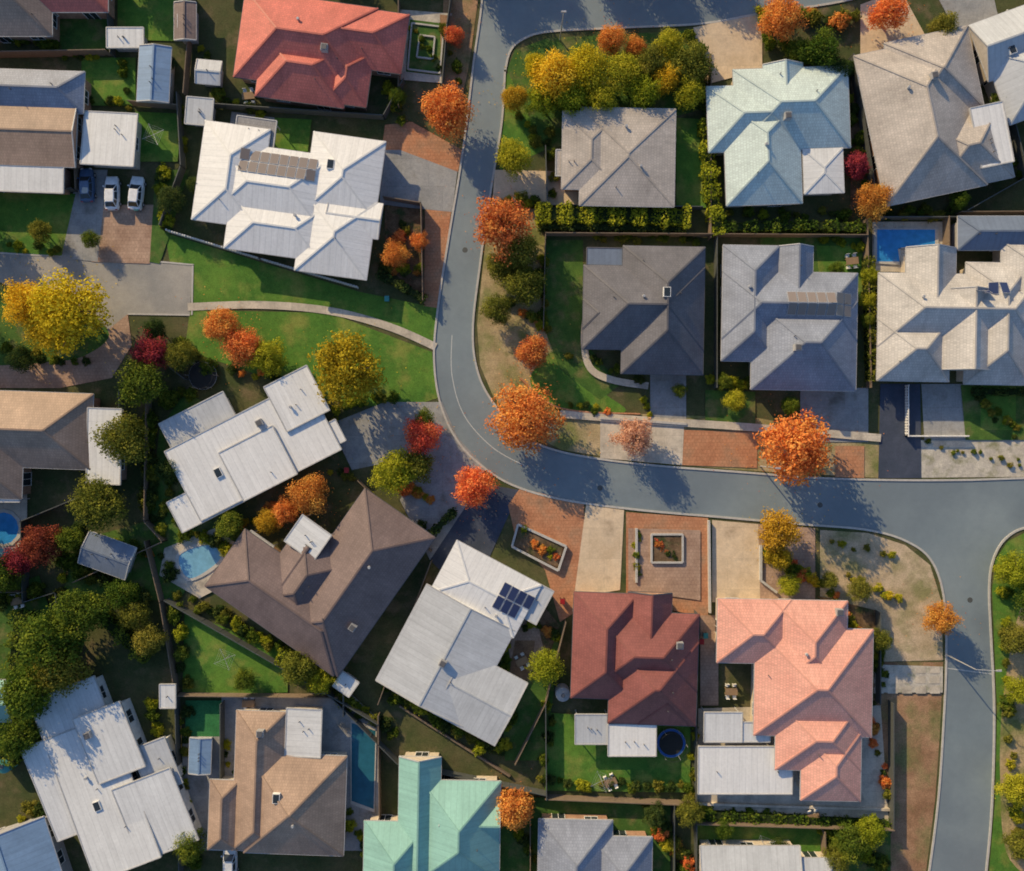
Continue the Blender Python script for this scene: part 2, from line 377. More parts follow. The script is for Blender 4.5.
for x in (878,892,906,920,934):
    for y in (670,680,690): patch('stepping_stone',[(x-5,y-3),(x+5,y-4),(x+5,y+3),(x-5,y+3)],M['conc'])
ribbon('garden_path',[(588,300),(584,340),(590,368),(612,380),(648,386)],.9,M['conc'],z=.27)
ribbon('footpath',[(560,414),(640,420),(760,428),(880,438)],1.0,M['conc'],z=.275)
ribbon('garden_edging',[(520,378),(560,408),(640,414)],.2,M['brick'],h=.3)
ribbon('road_marking',[(452,335),(452,375),(464,415),(492,447),(525,466)],.09,M['line'],z=.009)
ribbon('road_marking',[(946,668),(992,674)],.10,M['line'],z=.009)
def disc(name,px,py,r,mat,z=.01,n=18):
    b=MB();c=W(px,py); b.cyl(c,c+Vector((0,0,z)),r,r,mat,n); return b.obj(name)
for x,y in ((465,250),(600,488),(820,505),(970,600)): disc('manhole_cover',x,y,.35,M['fdark'],.012)
# ------------------------------------------------------------ houses
def house(name,cx,cy,ang,mods,rm,wm='cream',ez=2.75,pitch=27,trim='trim',solar=[],vents=[],rel=False,chim=[],sky=[],solm='solar'):
    a=math.radians(ang); z0=ez
    O=W(cx,cy,z0); k=S*(H-z0)/H
    def T(u,v,z): return Vector((O.x+u*math.cos(a)-v*math.sin(a),O.y-(u*math.sin(a)+v*math.cos(a)),z))
    base=Vector((O.x,O.y,0)); e=empty(name,base)
    roof=MB();wall=MB();win=MB();tr=MB();cap=MB()
    hf=[]
    for i,md in enumerate(mods):
        x0,y0,x1,y1=md[:4]; kind=md[4] if len(md)>4 else 'hip'; op=md[5] if len(md)>5 else {}
        if not rel: x0-=cx;x1-=cx;y0-=cy;y1-=cy
        u0,v0,u1,v1=[q*k for q in (x0,y0,x1,y1)]
        e_=op.get('ez',ez)+i*.013; tp=math.tan(math.radians(op.get('pitch',pitch))); rmm=RF[op.get('mat',rm)]
        lu=(u1-u0)>=(v1-v0)
        if 'axis' in op: lu=op['axis']=='u'
        g=u1-u0,v1-v0
        capm=rmm
        if kind in('hip','gable'):
            hw=(g[1] if lu else g[0])/2
            ins=min(hw,(g[0] if lu else g[1])/2-.05) if kind=='hip' else 0
            zr=e_+hw*tp
            if lu: ra=(u0+ins,(v0+v1)/2); rb=(u1-ins,(v0+v1)/2); c=[(u0,v0),(u1,v0),(u1,v1),(u0,v1)]
            else: ra=((u0+u1)/2,v0+ins); rb=((u0+u1)/2,v1-ins); c=[(u1,v0),(u1,v1),(u0,v1),(u0,v0)]
            E=[T(p[0],p[1],e_) for p in c]; A=T(ra[0],ra[1],zr);B=T(rb[0],rb[1],zr)
            roof.slope([E[0],E[1],B,A],rmm); roof.slope([E[2],E[3],A,B],rmm)
            if kind=='hip':
                roof.slope([E[3],E[0],A],rmm); roof.slope([E[1],E[2],B],rmm)
                edges=[(A,B),(E[0],A),(E[3],A),(E[1],B),(E[2],B)]
            else:
                wall.face([E[3],E[0],A],M[wm]); wall.face([E[1],E[2],B],M[wm]); edges=[(A,B)]
                for p,q in ((E[3],A),(E[0],A),(E[1],B),(E[2],B)): tr.beam(p,q,.12,.14,M[trim])
            for p,q in edges: cap.beam(p+Vector((0,0,.02)),q+Vector((0,0,.02)),.22,.07,capm)
            def hfun(u,v,u0=u0,u1=u1,v0=v0,v1=v1,lu=lu,e_=e_,tp=tp,kind=kind):
                if not(u0<=u<=u1 and v0<=v<=v1): return -1
                du=min(u-u0,u1-u);dv=min(v-v0,v1-v)
                d=min(du,dv) if kind=='hip' else (dv if lu else du)
                return e_+d*tp
            hf.append(hfun)
        else:
            sl=op.get('slope',(0,-.03))
            zf=lambda u,v,sl=sl,e_=e_,uc=(u0+u1)/2,vc=(v0+v1)/2: e_+.12+(u-uc)*sl[0]+(v-vc)*sl[1]
            q=[(u0,v0),(u1,v0),(u1,v1),(u0,v1)]
            P=[T(p[0],p[1],zf(*p)) for p in q]
            axd=T(0,1,0)-T(0,0,0) if abs(sl[1])>=abs(sl[0]) else T(1,0,0)-T(0,0,0)
            n=Vector((-axd.y,axd.x,0))
            roof.slope(P,rmm,ax=(n.x,n.y))
            for j in range(4):
                tr.beam(P[j]+Vector((0,0,-.06)),P[(j+1)%4]+Vector((0,0,-.06)),.14,.22,M[trim])
            def hfun(u,v,u0=u0,u1=u1,v0=v0,v1=v1,zf=zf):
                return zf(u,v) if (u0<=u<=u1 and v0<=v<=v1) else -1
            hf.append(hfun)
        q=[(u0,v0),(u1,v0),(u1,v1),(u0,v1)]
        for j in range(4):
            p,r_=q[j],q[(j+1)%4]
            if kind in('hip','gable'):
                tr.beam(T(p[0],p[1],e_-.08),T(r_[0],r_[1],e_-.08),.13,.13,M[trim])
        tr.face([T(p[0],p[1],e_-.16) for p in q],M[trim])
        if op.get('open'):
            for p in q:
                pu=p[0]+(.25 if p[0]==u0 else -.25); pv=p[1]+(.25 if p[1]==v0 else -.25)
                wall.box(T,pu-.06,pv-.06,0,pu+.06,pv+.06,e_-.165,M[trim])
            continue
        ins=.5+i*.012
        w=(u0+ins,v0+ins,u1-ins,v1-ins)
        if w[2]-w[0]>.5 and w[3]-w[1]>.5:
            wall.box(T,w[0],w[1],0,w[2],w[3],e_-.165,M[wm])
            for side in range(4):
                Lw=(w[2]-w[0]) if side%2==0 else (w[3]-w[1])
                nW=int(Lw//3.6)
                for j in range(nW):
                    cc=(j+.5)*Lw/nW; ww=.8
                    lo,hi=(.9,2.1) if (j+side)%3 else (.1,2.15)
                    def bx(a0,a1,zz0,zz1,dep,mat):
                        if side==0: win.box(T,w[0]+a0,w[1]-dep,zz0,w[0]+a1,w[1]-.001,zz1,mat)
                        elif side==2: win.box(T,w[0]+a0,w[3]+.001,zz0,w[0]+a1,w[3]+dep,zz1,mat)
                        elif side==1: win.box(T,w[2]+.001,w[1]+a0,zz0,w[2]+dep,w[1]+a1,zz1,mat)
                        else: win.box(T,w[0]-dep,w[1]+a0,zz0,w[0]-.001,w[1]+a1,zz1,mat)
                    bx(cc-ww,cc+ww,lo,hi,.02,M['glass'])
                    bx(cc-ww-.07,cc-ww,lo,hi,.05,M['white']);bx(cc+ww,cc+ww+.07,lo,hi,.05,M['white'])
                    bx(cc-ww-.07,cc+ww+.07,hi,hi+.07,.05,M['white']);bx(cc-ww-.07,cc+ww+.07,lo-.07,lo,.08,M['white'])
                    bx(cc-.03,cc+.03,lo,hi,.045,M['white'])
    def hz(u,v): return max(f(u,v) for f in hf)
    acc=MB()
    def L2(x,y):
        if rel: return x*k,y*k
        return (x-cx)*k,(y-cy)*k
    for (x,y,nc,nr,pw,ph) in solar:
        u,v=L2(x,y)
        for ii in range(nc):
            for jj in range(nr):
                uu=u+ii*(pw+.12);vv=v+jj*(ph+.12)
                q=[(uu,vv),(uu+pw,vv),(uu+pw,vv+ph),(uu,vv+ph)]
                zz=[hz(*p) for p in q]
                if min(zz)<0: continue
                cu,cv=uu+pw/2,vv+ph/2; z0_=hz(cu,cv); gu=(hz(cu+.2,cv)-hz(cu-.2,cv))/.4; gv=(hz(cu,cv+.2)-hz(cu,cv-.2))/.4
                Zf=lambda p,o:z0_+gu*(p[0]-cu)+gv*(p[1]-cv)+o
                acc.hexa([T(p[0],p[1],Zf(p,.06)) for p in q],[T(p[0],p[1],Zf(p,.12)) for p in q],M['alu'])
                q2=[(uu+.04,vv+.04),(uu+pw-.04,vv+.04),(uu+pw-.04,vv+ph-.04),(uu+.04,vv+ph-.04)]
                acc.face([T(p[0],p[1],Zf(p,.125)) for p in q2],M[solm])
    if acc.f: acc.obj('solar_panels',e,base)
    ac=MB()
    for x,y in vents:
        u,v=L2(x,y); z=hz(u,v)
        if z<0: continue
        ac.cyl(T(u,v,z-.1),T(u,v,z+.3),.13,.13,M['alu'],10); ac.cyl(T(u,v,z+.3),T(u,v,z+.5),.22,.16,M['alu'],10)
    for x,y in sky:
        u,v=L2(x,y); z=hz(u,v)
        ac.box(T,u-.45,v-.6,z-.4,u+.45,v+.6,z+.18,M['white']); ac.box(T,u-.37,v-.52,z+.185,u+.37,v+.52,z+.20,M['glass'])
    for x,y in chim:
        u,v=L2(x,y); z=hz(u,v)
        ac.box(T,u-.42,v-.42,z-.4,u+.42,v+.42,z+.6,M['greyw']); ac.box(T,u-.32,v-.32,z+.602,u+.32,v+.32,z+.66,M['trimd'])
    for _ in range(3):
        md=R.choice(mods); x=R.uniform(md[0]+12,md[2]-12) if md[2]-md[0]>26 else (md[0]+md[2])/2; y=R.uniform(md[1]+12,md[3]-12) if md[3]-md[1]>26 else (md[1]+md[3])/2
        u,v=L2(x,y); z=hz(u,v)
        if z>0: ac.cyl(T(u,v,z-.1),T(u,v,z+.4),.06,.06,M['trimd'],8)
    if ac.f: ac.obj('roof_fittings',e,base)
    roof.obj('roof',e,base); tr.obj('gutters',e,base)
    if wall.f: wall.obj('walls',e,base)
    if cap.f: cap.obj('ridge_caps',e,base)
    if win.f: win.obj('windows',e,base)
    return e
F='flat'
house('red_tiled_house',316,48,8,[(238,0,372,88),(300,2,404,62),(262,40,352,104),(330,45,374,100)],'coral','brickw',vents=[(300,30)],chim=[(330,55)],trim='trimd')
house('white_metal_roof_house',285,192,8,[(196,132,262,232),(210,150,330,228),(305,128,378,208),(305,190,378,268),(232,200,330,256),(330,190,384,226,'gable')],'white','white',pitch=14,solar=[(238,156,8,2,1.1,1.4)],solm='solar2',sky=[(328,160)],vents=[(300,215)])
house('pergola_roofed_patio',252,128,8,[(236,118,276,146,F,{'open':1,'ez':2.4})],'grey','cream',ez=2.4)
house('grey_roof_house',40,90,2,[(-60,70,84,112,'hip'),(-60,100,78,166,'gable',{'mat':'brown2','pitch':14}),(-60,160,66,192,'flat',{'mat':'offw','ez':2.5})],'bgrey','brickw')
house('brown_roof_house',10,10,0,[(-60,-40,52,36),(20,-40,108,12,'hip',{'mat':'coral'})],'brown2','brickw')
house('blue_metal_garage',154,74,3,[(138,46,170,102,'gable')],'blue','cream',ez=2.4,pitch=14)
house('white_roof_garage',109,138,3,[(83,112,136,166,'flat',{'slope':(.0,.06)})],'offw','cream',ez=2.5)
house('garden_shed',125,38,0,[(107,28,144,48,'flat')],'offw','greyw',ez=2.1)
house('garden_shed',208,72,5,[(196,60,221,84,'gable')],'lgrey','greyw',ez=2.1,pitch=12)
house('garden_shed',199,112,5,[(186,98,213,125,'flat')],'lgrey','greyw',ez=2.1)
house('garden_shed',186,25,0,[(174,2,196,40,'gable')],'brown','greyw',ez=2.1,pitch=12)
house('grey_tiled_house',620,157,1,[(580,108,675,206),(562,112,620,190),(556,150,590,176,'flat',{'ez':2.3})],'warm','brickw',pitch=9,vents=[(625,128),(640,168)])
house('pale_teal_house',780,132,-2,[(708,84,800,150),(735,68,850,150),(724,100,800,204),(765,64,805,110,'gable'),(802,150,842,195,'hip',{'mat':'offw','pitch':8})],'teal','cream',chim=[(783,122)],vents=[(760,150)],pitch=24)
house('warm_grey_roof_house',926,116,-12,[(868,42,972,196),(900,36,985,120),(915,120,1000,194,'hip'),(965,120,998,180,'flat',{'mat':'white','ez':3.6})],'warm','brickw',vents=[(905,90)],chim=[(930,85)],pitch=23)
house('white_metal_roof_house',1020,65,-20,[(985,10,1080,70,'gable'),(990,40,1080,118,'hip')],'lgrey','cream',sky=[(1010,50)])
house('charcoal_tiled_house',645,310,1,[(583,266,704,350),(622,246,704,374),(583,300,650,330),(586,248,656,276,'flat',{'mat':'slate','ez':2.4,'slope':(0,.05)})],'navy','cream',vents=[(640,300)],sky=[(662,296)],pitch=31,trim='trimd')
house('blue_grey_tiled_house',790,316,1,[(722,246,778,362),(722,272,857,340),(752,300,857,390),(778,246,812,300,'gable')],'bgrey','cream',solar=[(782,294,7,2,1.1,1.4)],solm='solar2',vents=[(745,290)],chim=[(790,350)],pitch=29)
house('pale_grey_tiled_house',960,318,1,[(878,274,1040,348),(878,320,950,382),(905,248,955,310,'gable'),(965,262,1030,384),(1000,240,1070,330),(930,290,1000,370,'gable')],'tan','cream',pitch=28,solar=[(964,284,4,1,1.,1.5)],solm='solar',vents=[(915,300)])
house('small_grey_roof_house',992,232,0,[(958,216,1060,250)],'slate','greyw')
house('white_flat_roof_house',252,450,-27,[(-78,-38,80,40,F,{'slope':(0,-.03)}),(-100,8,0,42,F,{'ez':2.6}),(40,-50,88,0,F,{'ez':3.1}),(30,10,88,34,F,{'ez':2.5}),(-72,-66,0,-30,F,{'mat':'lgrey','ez':2.3}),(-30,-12,30,42,F,{'ez':2.95})],'white','white',ez=2.8,rel=True,sky=[(-40,5)],chim=[(20,-20)],vents=[(55,-20)])
house('brown_tiled_house',325,580,35,[(-20,-98,66,72),(-95,4,62,74),(-52,-34,20,60),(-52,-20,-10,30,'gable')],'brown','brickw',ez=3.0,pitch=24,rel=True,sky=[(-40,-22)],vents=[(30,-40)],chim=[(50,20)],trim='trimd')
house('roofed_patio',256,548,35,[(-14,-12,14,12,F,{'open':1})],'white','white',ez=2.4,rel=True)
house('skylight_patio',308,538,35,[(-18,-16,18,16,F,{'open':1,'slope':(.05,0)})],'offw','white',ez=3.9,rel=True)
house('grey_metal_roof_house',455,650,28,[(-56,-45,44,64,'gable',{'axis':'v'}),(-50,-98,46,-38,'hip',{'mat':'white'}),(10,-5,80,66,'gable',{'axis':'u'}),(38,-98,60,-60,F,{'ez':2.4})],'lgrey','white',pitch=7,rel=True,solar=[(12,-84,4,2,1.0,1.7)],chim=[(-5,15)],vents=[(20,-50)])
house('dark_red_tiled_house',636,655,2,[(572,594,636,700),(592,612,698,690),(610,640,698,724),(626,592,670,650,'gable'),(640,655,692,724,'hip')],'dred','brickw',pitch=30,chim=[(676,640)],trim='trimd')
house('white_roof_patio',632,740,0,[(608,724,656,756,F,{'open':1})],'white','white',ez=2.5)
house('grey_roof_patio',592,730,0,[(575,714,609,744,F,{'open':1})],'lgrey','white',ez=2.3)
house('salmon_tiled_house',795,700,1,[(716,600,790,664),(770,600,846,690),(754,628,872,736),(776,700,862,770),(802,730,862,800)],'coral2','cream',ez=3.1,pitch=24,vents=[(800,650)],chim=[(835,610)])
house('white_roof_patio',745,770,0,[(698,746,792,794,F,{'open':1})],'white','white',ez=2.4)
house('white_roof_patio',728,726,0,[(704,712,742,742,F,{'open':1}),(738,722,770,742,F,{'open':1,'ez':2.5})],'offw','white',ez=2.6)
house('teal_metal_roof_house',432,830,1,[(398,757,440,900,'gable'),(364,822,430,900,'hip'),(420,780,500,880,'hip'),(440,800,500,840,'gable')],'teal2','cream',pitch=30)
house('blue_grey_tiled_house',594,860,1,[(538,820,612,900),(590,836,652,900)],'bgrey','brickw')
house('light_grey_metal_house',760,880,0,[(700,846,800,920,'gable'),(790,858,840,920)],'lgrey','cream',pitch=14)
house('brown_grey_tiled_house',285,782,2,[(234,712,284,852),(246,754,346,854),(284,708,320,756,F,{'mat':'offw','slope':(0.04,0)}),(210,782,240,852)],'brown2','cream',sky=[(282,790)],vents=[(300,815)],chim=[(262,730)])
house('white_stepped_roof_house',106,770,-21,[(-48,-92,22,100,F,{'slope':(0,.02)}),(-72,-50,-10,50,F,{'ez':2.6}),(-10,-60,40,10,F,{'ez':3.2}),(0,20,62,98,F,{'ez':2.9}),(30,-10,66,40,F,{'ez':2.5,'mat':'lgrey'})],'offw','white',ez=2.8,rel=True,vents=[(-20,0)],sky=[(-20,30)],chim=[(0,-40)])
house('blue_grey_metal_house',20,860,-18,[(-30,826,56,920,'gable')],'blue','greyw',pitch=16)
house('brown_tiled_house',40,430,2,[(-50,392,92,468),(-60,400,24,500),(88,406,122,482,F,{'mat':'white'})],'brown2','brickw')
house('patio_roof',4,488,0,[(-30,474,20,502,F,{'open':1})],'offw','white',ez=2.5)
house('slate_roof_shed',106,556,20,[(-24,-18,26,16,'gable')],'slate','greyw',ez=2.3,rel=True,pitch=14)
house('teal_roof_shed',0,700,0,[(-30,680,12,722,'gable')],'teal2','greyw',ez=2.3)
house('garden_shed',166,696,0,[(160,684,176,708,F)],'offw','greyw',ez=2.0)
house('garden_shed',346,684,35,[(-10,-9,10,9,F)],'offw','greyw',ez=2.0,rel=True)
house('teal_roof_shed',4,560,0,[(-20,548,18,576,F)],'teal2','greyw',ez=2.2)
for x,y,rm in ((60,-110,'warm'),(220,-100,'bgrey'),(380,-95,'brown'),(650,-120,'coral'),(800,-130,'grey'),(960,-150,'tan'),(1130,90,'bgrey'),(1140,200,'brown'),(1150,380,'navy'),(1140,640,'coral'),(1150,800,'warm'),(-120,60,'brown'),(-130,150,'warm'),(-140,430,'dred'),(-120,600,'bgrey'),(-120,760,'offw'),(60,980,'tan'),(220,990,'brown'),(400,1000,'bgrey'),(580,1000,'coral'),(760,1000,'warm'),(1120,980,'grey')):
    house('tiled_house',x,y,R.uniform(-8,8),[(x-65,y-40,x+60,y+35),(x-20,y-45,x+45,y+60)],rm,'cream')
# ------------------------------------------------------------ fences & walls
def fence(name,pts,h=1.6,mat='fdark',th=.06,post=2.4):
    b=MB(); P=[W(x,y) for x,y in pts]; mt=M[mat]
    for p,q in zip(P,P[1:]):
        d=q-p; Ln=d.length; n=max(1,int(Ln/post))
        b.beam(p+Vector((0,0,h/2+.03)),q+Vector((0,0,h/2+.03)),th,h-.06,mt)
        b.beam(p+Vector((0,0,h+.03)),q+Vector((0,0,h+.03)),th+.05,.06,mt)
        for i in range(n+1):
            c=p+d*i/n; b.beam(c,c+Vector((0,0,h+.08)),.1,.1,mt,Vector((1,0,0)))
    return b.obj(name)
def picket(name,pts,h=1.1,mat='white'):
    b=MB(); P=[W(x,y) for x,y in pts]; mt=M[mat]
    for p,q in zip(P,P[1:]):
        d=q-p; Ln=d.length; n=max(1,int(Ln/.35))
        for z in (.3,.9): b.beam(p+Vector((0,0,z)),q+Vector((0,0,z)),.12,.1,mt)
        for i in range(n+1):
            c=p+d*i/n; b.beam(c,c+Vector((0,0,h+(.15 if i%7==0 else 0))),.20,.14,mt,Vector((1,0,0)))
    return b.obj(name)
picket('white_picket_fence',[(170,232),(262,260),(358,288)])
picket('white_picket_fence',[(905,386),(905,436),(965,436)],.9)
FN=[[(0,58),(112,56)],[(112,0),(116,58)],[(196,0),(188,98)],[(182,98),(186,170),(165,228)],[(78,108),(82,192)],[(0,192),(78,192)],[(134,106),(182,110)],
[(210,108),(385,120),(405,84)],[(400,4),(400,110)],[(452,0),(448,30),(443,90)],[(385,200),(422,206),(424,302)],[(545,150),(547,208)],[(545,236),(862,238)],[(545,208),(700,210)],
[(708,60),(708,240)],[(848,60),(855,100),(874,222)],[(862,222),(866,388)],[(714,240),(714,388)],[(942,220),(942,270)],[(874,220),(960,220)],[(955,215),(1100,214)],[(1000,100),(1020,180),(960,214)],
[(545,236),(543,330)],[(125,390),(125,480),(28,520),(30,600)],[(152,400),(150,520),(168,540),(80,580)],[(150,350),(190,380)],[(150,540),(165,600),(180,690)],[(170,598),(330,690),(380,720)],[(180,692),(340,694)],[(180,692),(184,871)],[(380,700),(432,560)],
[(330,690),(400,760),(545,790)],[(380,712),(382,871)],[(545,700),(546,794)],[(545,794),(694,800)],[(694,610),(694,800),(694,900)],[(694,818),(888,824)],[(888,700),(888,824)],[(515,760),(545,700),(565,620)],
[(346,712),(346,690)],[(530,800),(530,890)],[(672,800),(672,890)],[(820,826),(822,890)],[(30,600),(62,590),(70,660)],[(0,590),(30,590)],[(225,700),(225,780)],[(360,480),(432,550)],[(875,610),(875,700)]]
for i,f in enumerate(FN): fence('boundary_fence',f,1.6 if i%3 else 1.75,'fdark' if i%2 else 'fbrown')
def lowwall(name,pts,w=.3,h=.45,mat='white'):
    b=MB();P=[W(x,y) for x,y in pts]
    for i in range(len(P)-1):
        hh=h+.004*i; up=Vector((0,0,hh/2))
        b.beam(P[i]+up,P[i+1]+up,w,hh,M[mat])
    return b.obj(name)
lowwall('planter_wall',[(518,524),(566,546),(558,570),(512,546),(518,524)],.28,.6,'kerb')
patch('planter_soil',[(519,527),(563,547),(557,567),(514,545)],M['mulch'],z=.4)
lowwall('planter_wall',[(651,534),(682,534),(682,562),(651,562),(651,534)],.25,.5,'kerb')
patch('planter_soil',[(652,535),(681,535),(681,561),(652,561)],M['mulch'],z=.35)
lowwall('planter_wall',[(636,528),(636,582)],.3,.5,'kerb'); lowwall('retaining_wall',[(760,545),(760,580),(776,592)],.3,.5,'kerb')
lowwall('retaining_wall',[(708,520),(709,612)],.25,.7,'kerb')
lowwall('garden_bed_edging',[(412,24),(444,28),(440,74),(408,70),(412,24)],.2,.3,'kerb')
lowwall('garden_bed_edging',[(420,36),(435,38),(433,60),(417,58),(420,36)],.2,.35,'kerb')
lowwall('retaining_wall',[(694,802),(888,808)],.3,.6,'conc'); lowwall('retaining_wall',[(400,705),(510,775)],.25,.5,'fbrown')
lowwall('retaining_wall',[(600,418),(686,424)],.3,.4,'kerb')
def pool(name,pts,mat,smooth=False,rimw=.45):
    if smooth: pts=catmull(pts,6,True)
    c=(sum(p[0] for p in pts)/len(pts),sum(p[1] for p in pts)/len(pts))
    e=empty(name,W(*c)); o=W(*c)
    P=[W(x,y) for x,y in pts]
    b=MB(); up=Vector((0,0,.30)); out=[]
    for p in P:
        d=(p-o); out.append(o+d*(1+rimw/d.length))
    n=len(P)
    for i in range(n):
        j=(i+1)%n
        b.face([P[i]+up,P[j]+up,out[j]+up,out[i]+up],M['kerb']); b.face([out[i],out[j],out[j]+up,out[i]+up],M['kerb']); b.face([P[i],P[j],P[j]+up,P[i]+up],M['kerb'])
    b.obj('coping',e,o)
    b=MB(); b.face([p+Vector((0,0,.26)) for p in P],M[mat]); b.obj('water',e,o)
pool('swimming_pool',[(876,230),(934,230),(934,246),(900,248),(900,262),(876,262)],'pool')
pool('swimming_pool',[(180,556),(206,545),(222,552),(216,564),(190,578)],'pooll',True)
pool('round_pool',[(5+15*math.cos(t*.5236),528+16*math.sin(t*.5236)) for t in range(12)],'pool')
pool('swimming_pool',[(352,722),(376,730),(374,808),(352,800)],'poold')
def trampoline(px,py,r,mc):
    c=W(px,py); e=empty('trampoline',c); b=MB()
    b.cyl(c+Vector((0,0,.7)),c+Vector((0,0,.73)),r*.86,r*.86,M['rubber'],24)
    n=24
    f=lambda a,rr,z:c+Vector((math.cos(a)*rr,math.sin(a)*rr,z))
    for i in range(n):
        a0=2*math.pi*i/n;a1=2*math.pi*(i+1)/n
        b.face([f(a0,r*.84,.75),f(a1,r*.84,.75),f(a1,r,.75),f(a0,r,.75)],M[mc])
        b.beam(f(a0,r,.72),f(a1,r,.72),.05,.05,M['alu'])
        if i%4==0: b.cyl(f(a0,r,0),f(a0,r,2.2),.03,.03,M['alu'],6)
        b.beam(f(a0,r,2.2),f(a1,r,2.2),.03,.03,M['rubber'])
    b.obj('frame_and_mat',e,c)
trampoline(205,376,1.8,'rubber'); trampoline(670,741,1.85,'blue')
def tank(px,py,r,h,mat,name='water_tank'):
    c=W(px,py); b=MB(); b.cyl(c,c+Vector((0,0,h)),r,r,M[mat],20)
    b.cyl(c+Vector((0,0,h)),c+Vector((0,0,h+.3)),r,.25,M[mat],20)
    for i in range(4): b.cyl(c+Vector((0,0,h*(i+.5)/4)),c+Vector((0,0,h*(i+.5)/4+.06)),r+.03,r+.03,M[mat],20)
    b.cyl(c+Vector((0,0,h+.3)),c+Vector((0,0,h+.4)),.28,.28,M['trimd'],12); return b.obj(name)
house('blue_garden_shed',200,756,2,[(189,738,211,774,'gable')],'blue','greyw',ez=2.0,pitch=10)
tank(562,690,.9,1.9,'greyw'); tank(880,300,.8,1.8,'greyw'); tank(12,760,1.,1.8,'tealp')
def tableset(px,py,a):
    o=W(px,py);e=empty('outdoor_table',o);b=MB();ca,sa=math.cos(a),math.sin(a)
    T=lambda u,v,z:Vector((o.x+u*ca-v*sa,o.y+u*sa+v*ca,z))
    b.box(T,-.8,-.45,.70,.8,.45,.75,M['timber'])
    for u in(-.7,.7):
        for v in(-.36,.36): b.box(T,u-.04,v-.04,0.05,u+.04,v+.04,.70,M['timber'])
    for u in(-.45,.45):
        for sg in(-1,1):
            b.box(T,u-.22,sg*.75-.2,.42,u+.22,sg*.75+.2,.46,M['white']); b.box(T,u-.22,sg*.95-.02,.46,u+.22,sg*.95+.02,.85,M['white'])
            for du in(-.18,.18): b.box(T,u+du-.02,sg*.75-.18,.05,u+du+.02,sg*.75+.18,.42,M['white'])
    b.obj('table_and_chairs',e,o)
for x,y,a in((250,702,.0),(812,815,.2),(522,660,.5),(730,690,0),(610,780,.4),(20,600,.2),(850,262,.1),(250,98,.1)): tableset(x,y,a)
def bin_(px,py,lid):
    o=W(px,py);b=MB();T=lambda u,v,z:Vector((o.x+u,o.y+v,z))
    b.hexa([T(-.2,-.22,.05),T(.2,-.22,.05),T(.2,.22,.05),T(-.2,.22,.05)],[T(-.28,-.32,.95),T(.28,-.32,.95),T(.28,.32,.95),T(-.28,.32,.95)],M['fdark'])
    b.box(T,-.30,-.34,.952,.30,.36,1.02,M[lid]); b.cyl(T(-.26,.28,.1),T(-.2,.28,.1),.1,.1,M['rubber'],10); b.cyl(T(.2,.28,.1),T(.26,.28,.1),.1,.1,M['rubber'],10)
    b.obj('wheelie_bin')
for x,y,l in((700,640,'red'),(704,634,'tealp'),(562,600,'red'),(868,300,'red'),(868,308,'tealp'),(226,800,'red'),(388,300,'tealp'),(712,150,'red'),(140,210,'tealp'),(348,470,'red')): bin_(x,y,l)
def clothesline(px,py):
    o=W(px,py);b=MB();b.cyl(o,o+Vector((0,0,1.9)),.04,.04,M['alu'],8)
    for k in range(4):
        a=k*math.pi/2+.4; b.beam(o+Vector((0,0,1.85)),o+Vector((math.cos(a)*1.5,math.sin(a)*1.5,2.0)),.035,.035,M['alu'])
        for r in(.7,1.1,1.45):
            a2=a+math.pi/2; b.beam(o+Vector((math.cos(a)*r,math.sin(a)*r,1.97)),o+Vector((math.cos(a2)*r,math.sin(a2)*r,1.97)),.012,.012,M['alu'])
    b.obj('rotary_clothesline')
for p in ((160,140),(230,655),(600,775),(760,838)): clothesline(*p)
def lamp(px,py,dx):
    o=W(px,py);e=empty('street_lamp',o);b=MB();b.cyl(o,o+Vector((0,0,6.5)),.09,.06,M['alu'],8); b.cyl(o+Vector((0,0,6.5)),o+Vector((dx*2.2,0,7.)),.045,.04,M['alu'],8)
    b.obj('pole',e,o);b=MB();c=o+Vector((dx*2.5,0,7.0));T=lambda u,v,z:Vector((c.x+u,c.y+v,z))
    b.hexa([T(-.3,-.12,6.93),T(.35,-.14,6.93),T(.35,.14,6.93),T(-.3,.12,6.93)],[T(-.28,-.07,7.07),T(.3,-.1,7.07),T(.3,.1,7.07),T(-.28,.07,7.07)],M['alu']); b.box(T,-.15,-.08,6.9,.25,.08,6.928,M['lamp']); b.obj('lamp_head',e,o)
lamp(947,655,1);lamp(760,466,0.01);lamp(560,40,0.01)
